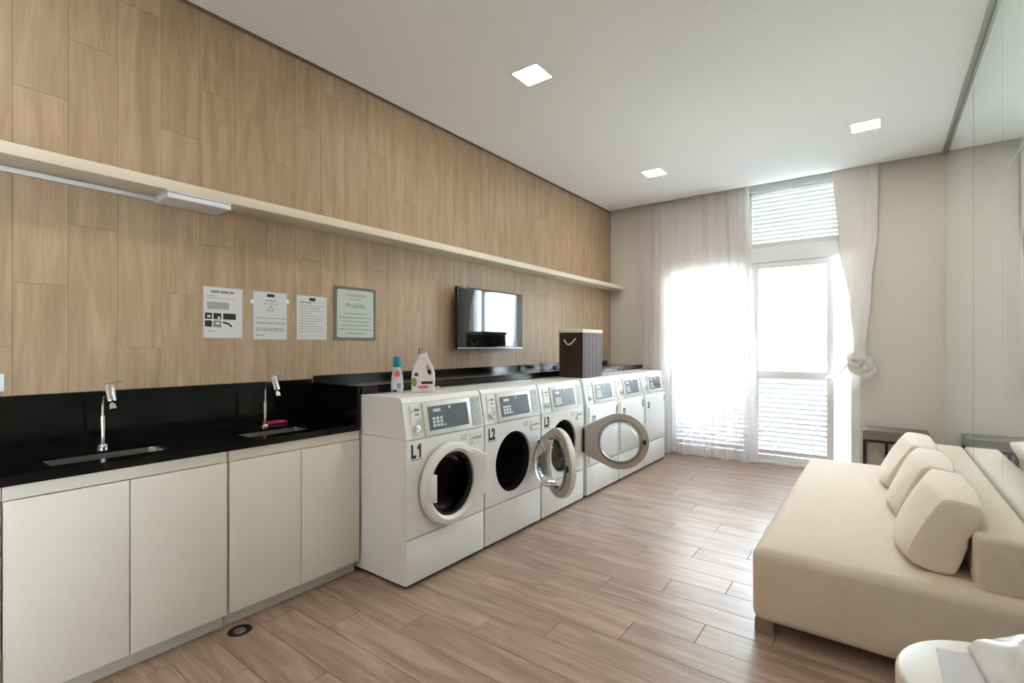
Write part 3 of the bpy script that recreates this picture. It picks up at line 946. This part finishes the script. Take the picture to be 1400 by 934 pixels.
def door(t):
    """hinge axis on the local origin, door reaches towards -Y when closed, outside faces +X"""
    d0 = .308; Ro, Ri = .238, .186
    N = 64
    hh = .122
    yf = -.006
    # outline: circle joined to a flange at the hinge

    def outline(sc=1.0):
        o = []
        al = math.radians(64)
        for i in range(N + 1):
            a = al + (2 * PI - 2 * al) * i / N
            o.append((-d0 + Ro * sc * math.cos(a), Ro * sc * math.sin(a)))
        e0, e1 = o[-1], o[0]
        c0, c1 = (yf, -hh * sc), (yf, hh * sc)
        for p, q_, k in ((e0, c0, 6), (c0, c1, 10), (c1, e1, 6)):
            for i in range(k + (1 if p is not c1 else 0)):
                t_ = (i + (1 if p is e0 else 0)) / (k + (1 if p is e0 else 0))
                if p is c0 and i == 0: continue
                if t_ > 1: continue
                if p is c1 and i == 0: continue
                o.append((p[0] + (q_[0] - p[0]) * t_, p[1] + (q_[1] - p[1]) * t_))
        return o
    b = bmesh.new()
    out = outline(); n = len(out)
    inn = []
    for (u, v) in out:
        a = math.atan2(v, u + d0); inn.append((-d0 + Ri * math.cos(a), Ri * math.sin(a)))
    xs = (.002, .030)

    def ringv(pts, x): return [b.verts.new((x, u, v)) for u, v in pts]
    O0, O1 = ringv(out, xs[0]), ringv(out, xs[1])
    O2 = ringv([(-d0 + (u + d0) * .965, v * .965) for u, v in out], .042)
    mid = [(-d0 + (Ri + .018) * math.cos(math.atan2(v, u + d0)), (Ri + .018) * math.sin(math.atan2(v, u + d0))) for u, v in out]
    O3 = ringv(mid, .046)
    I1, I0 = ringv(inn, .034), ringv(inn, xs[0])
    seq = [O0, O1, O2, O3, I1, I0, O0]
    for A, B in zip(seq[:-1], seq[1:]):
        for i in range(n):
            j = (i + 1) % n; b.faces.new((A[i], A[j], B[j], B[i]))
    bmesh.ops.recalc_face_normals(b, faces=b.faces)
    m_ = MB(); m_.add(b)
    D = m_.obj('door', M['enamel2'], t, 40)
    D.location = (.012, .632, DCZ)
    # inside plate (taupe), seen when the door is open
    b = bmesh.new()
    o2 = [(-d0 + (u + d0) * .985, v * .985) for u, v in out]
    i2 = [(-d0 + .170 * math.cos(math.atan2(v, u + d0)), .170 * math.sin(math.atan2(v, u + d0))) for u, v in out]
    A0, A1 = ringv2(b, o2, .0018), ringv2(b, o2, -.006)
    B1, B0 = ringv2(b, i2, -.010), ringv2(b, i2, .0018)
    for A, B in zip((A0, A1, B1, B0), (A1, B1, B0, A0)):
        for i in range(n):
            j = (i + 1) % n; b.faces.new((A[i], A[j], B[j], B[i]))
    bmesh.ops.recalc_face_normals(b, faces=b.faces)
    MB().add(b).obj('inner_plate', M['taupe'], D, 40)
    R = Matrix.Translation((0, -d0, 0)) @ Matrix.Rotation(PI / 2, 4, 'Y')
    MB().lathe([(.188, -.008), (.186, -.018), (.172, -.022), (.165, -.012), (.167, -.006)], 56, R, closed=True).obj('glass_ring', M['darkchrome'], D, 60)
    MB().lathe([(.186, .020), (.168, .018), (.164, -.03), (.154, -.090), (.138, -.116), (.10, -.128), (0, -.130)], 56, R).obj('glass_bowl', M['bowl'], D, 60)
    # grip covering part of the glass on the free side
    gp = [(-d0 - .178, -.070), (-d0 - .150, -.078), (-d0 - .150, .082), (-d0 - .172, .078), (-d0 - .205, .06), (-d0 - .215, 0), (-d0 - .205, -.055)]
    MB().prism(gp, 0, .026, .050, .004).obj('grip', M['enamel2'], D, 40)
    MB().box(-.014, .012, -.012, .006, -.10, .10, .002, 1).obj('hinge', M['darkmetal'], D)
    sc = MB()
    for z_ in (-.10, -.07, -.035, 0, .035, .07, .10): sc.cyl((-.0055, -.03, z_), (-.0085, -.03, z_), .004, n=8)
    sc.cyl((-.0055, -.08, .0), (-.0095, -.08, 0), .006, n=8)
    tag(sc.obj('screw', M['inkgrey'], D, 0), kind='stuff')
    MB().box(-.016, -.006, -d0 - .213, -d0 - .190, -.02, .02, .003, 1).obj('latch', M['darkmetal'], D)
    return D


def ringv2(b, pts, x): return [b.verts.new((x, u, v)) for u, v in pts]


def copy_washer(src, loc, label, code, angle):
    c = src.copy(); COL.objects.link(c); c.location = loc; c['label'] = label
    for ch in list(src.children):
        if ch.name.split('.')[0] == 'number':
            link('number', number_mesh(code, .100, .0045, .72), c, tuple(ch.location)); continue
        n = copy_tree(ch, c)
        if n.name.split('.')[0] == 'door': n.rotation_euler = (0, 0, angle)
    return c


w1 = washer((WXF, 1.800, 0), 'first white washing machine, marked L1, with its round door shut', 'L1')
copy_washer(w1, (WXF, 2.465, 0), 'white washing machine marked L2, its glass door half open', 'L2', math.radians(55))
copy_washer(w1, (WXF, 3.137, 0), 'white washing machine marked L3, its door swung wide towards the window', 'L3', math.radians(114))
# the shut door's glass is tinted dark, painting the shade of the drum behind
for ch in w1.children:
    if ch.name.split('.')[0] == 'door':
        for g in ch.children:
            if g.name.split('.')[0] == 'glass_bowl':
                g.data = g.data.copy(); g.data.materials[0] = M['darkbowl']


def dryer(loc, label, code):
    t = thing('tumble_dryer', loc, label, 'tumble dryer', 'white tumble dryers by the window')
    w = .645
    base(t, w); head(t, w)
    MB().box(-.02, -.002, .003, w - .003, .275, .813, .002, 1).obj('front_panel', M['enamel'], t)
    d = MB().box(-.004, .010, .030, w - .02, .300, .796, .012, 3).obj('door', M['enamel'], t)
    MB().box(.0095, .0105, w - .062, w - .044, .690, .765).obj('grip_recess', M['inkgrey'], d, 0)
    MB().box(.009, .020, w - .044, w - .036, .685, .770, .002, 1).obj('grip', M['enamel2'], d)
    lab2(t, code)
    return t


def lab2(t, code):
    link('number', number_mesh(code, .085, .004, .7), t, (.0109, .085, .655))


d1 = dryer((WXF, 3.852, 0), 'white tumble dryer marked S1, partly behind the wide open washer door', 'S1')
for y, code, lb in ((4.505, 'S2', 'white tumble dryer marked S2, middle one of the three dryers'), (5.155, 'S3', 'white tumble dryer marked S3, last machine beside the curtain')):
    c = d1.copy(); COL.objects.link(c); c.location = (WXF, y, 0); c['label'] = lb
    for ch in list(d1.children):
        if ch.name.split('.')[0] == 'number': lab2(c, code)
        else: copy_tree(ch, c)

# ------------------------------------------------------------------ bottles, hamper, small things on the machines
t = thing('softener_bottle', (-2.375, 2.005, 1.0475), 'small pale bottle with a teal cap on the first washer', 'bottle')
MB().lathe([(0, 0), (.034, 0), (.038, .006), (.040, .05), (.036, .10), (.029, .135), (.022, .155), (.018, .16), (0, .16)], 32, sx=1, sy=.9).obj('bottle_body', M['lilac'], t)
MB().lathe([(0, .158), (.024, .158), (.024, .19), (.021, .215), (.018, .222), (0, .222)], 28).obj('cap', M['teal'], t)
ang = math.atan2(-2.005, 2.375)   # label side turned to the room
lb_ = MB()


def band(mb, r0, r1, z0, z1, a0, a1, e=.001, sy=.9):
    def f(u, v):
        a = a0 + (a1 - a0) * u; r = r0 + (r1 - r0) * v + e
        return (r * math.cos(a), r * sy * math.sin(a), z0 + (z1 - z0) * v)
    mb.grid(f, 8, 3)


def disc(u, v):
    a = ang - .10 + .62 * (v * math.cos(2 * PI * u)); z_ = .118 + .019 * v * math.sin(2 * PI * u)
    r = .0374 + (z_ - .10) * (-.20) + .0012
    return (r * math.cos(a), r * .9 * math.sin(a), z_)


lb_.grid(disc, 20, 3); lb_.obj('pink_label', M['pinklabel'], t)
lb_ = MB(); band(lb_, .0395, .0395, .03, .06, ang - .1, ang + .5); lb_.obj('teal_label', M['inkteal'], t)
lb_ = MB(); band(lb_, .037, .0385, .008, .020, ang - .9, ang - .1); lb_.obj('base_print', M['ink'], t)

t = thing('detergent_jug', (-2.285, 2.135, 1.0475), 'large white detergent jug with a handle hole and clear cap', 'bottle')
# body as a flat outline facing the camera with a real hole for the handle
ca = math.atan2(2.135, -2.285)          # direction away from the camera
t.rotation_euler = (0, 0, ca + PI / 2 + PI)
H_ = [(-.066, 0), (.060, 0), (.068, .012), (.072, .07), (.071, .12), (.058, .165), (.036, .205), (.026, .232), (-.024, .232), (-.034, .205), (-.055, .165), (-.069, .12), (-.072, .07), (-.071, .012)]
hole = [(.018 + .010, .172), (.034, .160), (.047, .135), (.050, .112), (.046, .104), (.038, .106), (.026, .125), (.018, .150), (.018, .166)]


def jug_mesh():
    b = bmesh.new()
    ov = [b.verts.new((x, 0, z)) for x, z in H_]; hv = [b.verts.new((x, 0, z)) for x, z in hole]
    ed = [b.edges.new((ov[i], ov[(i + 1) % len(ov)])) for i in range(len(ov))] + [b.edges.new((hv[i], hv[(i + 1) % len(hv)])) for i in range(len(hv))]
    bmesh.ops.triangle_fill(b, edges=ed, use_beauty=True)
    # drop any face filling the hole
    cxh, czh = sum(p[0] for p in hole) / len(hole), sum(p[1] for p in hole) / len(hole)
    hs = set(hv)
    bad = [f for f in b.faces if all(v in hs for v in f.verts)]
    if bad: bmesh.ops.delete(b, geom=bad, context='FACES_ONLY')
    fs = list(b.faces)
    r = bmesh.ops.extrude_face_region(b, geom=fs)
    nv = [v for v in r['geom'] if isinstance(v, bmesh.types.BMVert)]
    for v in nv: v.co.y += .07
    for v in b.verts: v.co.y -= .035
    bmesh.ops.recalc_face_normals(b, faces=b.faces)
    be = [e for e in b.edges if len(e.link_faces) == 2 and e.calc_face_angle(0) > .9]
    bmesh.ops.bevel(b, geom=be, offset=.008, segments=3, affect='EDGES', profile=0.5)
    m_ = MB(); m_.add(b); return m_


jug_mesh().obj('jug_body', M['jug'], t, 50)
MB().lathe([(0, .230), (.020, .230), (.020, .245), (0, .245)], 20).obj('neck', M['jug'], t)
MB().lathe([(.024, .236), (.028, .240), (.027, .270), (.020, .274), (0, .274)], 24).obj('cap', M['clearcap'], t)
yl = -.0365
for nm, mm, a, b, z0, z1 in (('black_label', 'ink', -.012, .058, .052, .068), ('pink_label', 'pinklabel', -.030, .030, .026, .040)):
    MB().box(a, b, yl, yl + .001, z0, z1).obj(nm, M[mm], t, 0)
lp = [(-.054 + .018 * math.cos(a) * (1.1 if 1 < i < 5 else .9), .064 + .030 * math.sin(a)) for i, a in enumerate([k * PI / 4 for k in range(8)])]
MB().prism(lp, 1, yl, yl + .001).obj('green_label', M['greenlabel'], t, 0)
MB().prism([(-.056, .100), (-.028, .100), (-.030, .114), (-.042, .128), (-.054, .114)], 1, yl, yl + .001).obj('purple_label', M['purplelabel'], t, 0)
MB().prism([(-.052, .062), (-.040, .058), (-.036, .07), (-.046, .08)], 1, yl - .0004, yl).obj('lime_spot', M['inkteal'], t, 0)

t = thing('laundry_hamper', (-2.27, 4.13, 1.0475), 'brown woven laundry hamper with white rim and rope handle on the machines', 'hamper')
hx, hy, hz = .125, .195, .43
hb = MB().box(-hx + .004, hx - .004, -hy + .004, hy - .004, 0, hz - .02, .012, 2).obj('core', M['wicker'], t)
sm = MB().box(-hx + .002, hx - .002, -hy, -hy + .006, 0, .0135, .002, 1).mesh('weave_strip', M['wicker'], 0)
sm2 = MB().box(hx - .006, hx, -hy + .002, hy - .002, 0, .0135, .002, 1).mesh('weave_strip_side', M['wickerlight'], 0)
for i in range(26):
    link('weave_strip', sm, t, (0, 0, .004 + i * .0158)); link('weave_strip', sm2, t, (0, 0, .004 + i * .0158))
for i in range(5):
    y_ = -hy + .04 + i * .076
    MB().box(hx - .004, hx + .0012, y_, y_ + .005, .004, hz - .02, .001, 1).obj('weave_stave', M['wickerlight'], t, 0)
MB().box(-hx - .003, hx + .003, -hy - .003, hy + .003, hz - .022, hz + .012, .008, 2).obj('canvas_rim', M['canvas'], t)
hp = []
for i in range(13):
    u = i / 12; hp.append((-.065 + .12 * u, -hy - .006 - .016 * math.sin(PI * u), hz - .085 - .05 * math.sin(PI * u) + .012 * u))
MB().tube(hp, .0065, 8).obj('rope_handle', M['canvas'], t)

t = thing('plastic_cup', (-2.78, 4.25, 1.10), 'small pale grey tilted plastic scoop on the black ledge', 'cup')
MB().lathe([(0, 0), (.020, 0), (.030, .05), (.034, .062), (.030, .060), (.018, .006), (0, .006)], 20).obj('scoop_bowl', M['lilac'], t)
MB().tube([(.0, .02, .055), (.0, .06, .05), (.0, .095, .02)], .006, 8).obj('handle', M['lilac'], t)
t = thing('power_plug', (-2.75, 4.47, 1.10), 'small black plug with a white tip lying beside the hamper', 'plug')
MB().box(-.02, .02, -.05, .03, 0, .026, .006, 2).obj('plug_body', M['rubber'], t)
MB().box(-.018, .018, .03, .10, 0, .022, .005, 2).obj('tip', M['white'], t)

# ------------------------------------------------------------------ sofa and cushions
t = thing('sofa', (0, 0, 0), 'low sand coloured linen sofa bed backed against the mirrored wall', 'sofa')
SX0, SX1, SY0, SY1 = -.482, .474, 2.505, 4.86


def soft_box(x0, x1, y0, y1, z0, z1, bev, seg, puff, q):
    m_ = MB().box(x0, x1, y0, y1, z0, z1, bev, seg)
    bmesh.ops.subdivide_edges(m_.bm, edges=[e for e in m_.bm.edges if e.calc_length() > .25], cuts=14, use_grid_fill=True)
    for v in m_.bm.verts:
        u = (v.co.x - x0) / (x1 - x0) * 2 - 1; w_ = (v.co.y - y0) / (y1 - y0) * 2 - 1; h_ = (v.co.z - z0) / (z1 - z0) * 2 - 1
        if h_ > .5: v.co.z += puff * (1 - u * u) * (1 - w_ ** 4)
        if w_ < -.9: v.co.y -= puff * (1 - h_ * h_) * (1 - u ** 4)
        if u < -.9: v.co.x -= puff * (1 - h_ * h_) * (1 - w_ ** 4)
    return m_


soft_box(SX0, SX1, SY0, SY1, .060, .398, .045, 5, .010, 1).obj('seat', M['sofa'], t, 60)
soft_box(.292, XR - .0008, 2.585, 4.84, .385, .606, .024, 5, .004, 2).obj('backrest', M['sofa'], t, 60)
for x, y in ((SX0 + .008, SY0 + .03), (SX1 - .09, SY0 + .03), (SX0 + .008, SY1 - .11), (SX1 - .09, SY1 - .11)):
    MB().box(x, x + .08, y, y + .08, 0, .062, .003, 1).obj('foot', M['woodfoot'], t)


def cushion(y0, y1, dx, lean, seed, label):
    t = thing('back_cushion', (dx, y0, .408), label, 'cushion', 'cream back cushions on the sofa')
    q_ = random.Random(seed)
    poly = [(.102, .012), (.090, .06), (.155, .205), (.198, .292), (.225, .302), (.318, .288), (.325, .262), (.284, .16), (.245, .0), (.18, -.006)]
    # resample + smooth a little
    P2 = []
    for i in range(len(poly)):
        a, b = Vector(poly[i]), Vector(poly[(i + 1) % len(poly)])
        for k in range(4): P2.append(a.lerp(b, k / 4))
    for _ in range(1):
        P2 = [(P2[i - 1] + P2[i] * 2 + P2[(i + 1) % len(P2)]) / 4 for i in range(len(P2))]
    c = sum(P2, Vector((0, 0))) / len(P2)
    L = y1 - y0
    st = [(-.006, .0), (-.005, .55), (-.001, .90), (.002, .985), (.008, 1.0)]
    st += [(.008 + (L - .016) * k / 12, 1.0 + .10 * math.sin(PI * k / 12) ** .7) for k in range(1, 12)]
    st += [(L - .008, 1.0), (L - .002, .985), (L + .001, .90), (L + .005, .55), (L + .006, .0)]
    R_ = []
    ph = q_.uniform(0, 6)
    for yy, s_ in st:
        r = []
        for i, p in enumerate(P2):
            d = (p - c) * (s_ if s_ > 0 else .02)
            bx, bz = c.x + d.x, c.y + d.y
            if bz < .18: bx = min(bx, .276 - dx)
            if s_ > 1: bz = max(bz, -.007); bx += -.034 * math.sin(PI * yy / L) * (1 if d.x < 0 else 0)
            wob = .004 * math.sin(9 * yy / L + i * .5 + ph) if s_ >= .97 else 0
            r.append((bx + wob + lean * bz, yy, bz))
        R_.append(r)
    MB().rings(R_).obj('cover', M['cushion'], t, 60)
    zz = [p for p in R_[4]]
    MB().tube([zz[i] for i in range(0, 36)], .0028, 6).obj('piping', M['cushion'], t, 60)


cushion(2.655, 3.30, 0.0, 0, 1, 'cream linen back cushion nearest the camera')
cushion(3.315, 3.95, -.022, .0, 2, 'cream linen back cushion in the middle of three')
cushion(3.965, 4.62, -.062, .05, 3, 'cream linen back cushion farthest away, near the back wall')

# ------------------------------------------------------------------ console table at the back wall
t = thing('console_table', (0, 0, 0), 'low dark metal console with a taupe top against the back wall', 'console table')
MB().box(-.138, .36, 5.86, 6.19, .435, .525, .003, 1).obj('top', M['taupetop'], t)
for y_ in (5.875, 6.17):
    for x in (-.126, .045, .348): MB().box(x - .012, x + .012, y_ - .012, y_ + .012, 0, .41).obj('leg', M['darkmetal'], t, 0)
    MB().box(-.138, .36, y_ - .012, y_ + .012, .41, .436).obj('rail', M['darkmetal'], t, 0)

# ------------------------------------------------------------------ round side table with papers
TZ, TX, TY, TR = .62, .2457, 1.411, .2196
KT = .807
t = thing('side_table', (TX, TY, 0), 'round white lacquered drum table in the bottom right corner', 'side table')
MB().lathe([(0, TZ), (TR - .012, TZ), (TR - .004, TZ - .003), (TR, TZ - .012), (TR, TZ - .045), (TR - .02, TZ - .055), (0, TZ - .055)], 80).obj('top', M['table'], t, 60)
MB().lathe([(TR - .012, TZ - .052), (TR - .012, .002), (TR - .03, 0), (0, 0)], 72).obj('drum_base', M['table'], t, 60)
tag(MB().prism([(KT * .128, KT * 1.895), (KT * .262, KT * 1.925), (KT * .330, KT * 1.66), (KT * .131, KT * 1.66)], 2, TZ + .0002, TZ + .0012).obj('paper_sheet', M['sheet'], smooth=0),
    'plain pale sheet of paper lying on the round side table', 'paper')


def bag_f(u, v):
    x = .20 + .20 * u; y = 1.945 - .27 * v + .03 * u - .02 * math.sin(u * 6)
    hgt = .10 * math.sin(PI * min(1, u * 1.02)) ** .8 * (math.sin(PI * (.06 + .80 * (1 - v)))) ** .7
    cr = .009 * math.sin(u * 8 + v * 3) * math.sin(v * 6 + 1 + u * 3) + .004 * math.sin(u * 19 - v * 9)
    return ((x + .03 * v) * KT, y * KT, TZ + .004 + .8 * max(0, hgt + cr * (1 if hgt > .015 else 0)))


o = MB().grid(bag_f, 26, 22).obj('plastic_bag', M['film'], smooth=28)
sf = o.modifiers.new('thick', 'SOLIDIFY'); sf.thickness = .0015; sf.offset = 1
tag(o, 'crumpled white plastic bag lying on the round side table beside the sheet', 'bag')

# ------------------------------------------------------------------ scrap of tissue on the first washer

def tissue_f(u, v):
    r = .030 * v; a = 2 * PI * u
    return (r * math.cos(a) * .8, r * math.sin(a) * 1.3, .003 + .016 * (1 - v) ** 1.2 + .004 * math.sin(3 * a + 1) * v)


o = MB().grid(tissue_f, 24, 6).obj('tissue', M['sheet'], smooth=30, loc=(-2.386, 2.36, 1.0475))
sf = o.modifiers.new('thick', 'SOLIDIFY'); sf.thickness = .001; sf.offset = 1
tag(o, 'small crumpled white tissue on the first washer, right of the detergent jug', 'tissue')
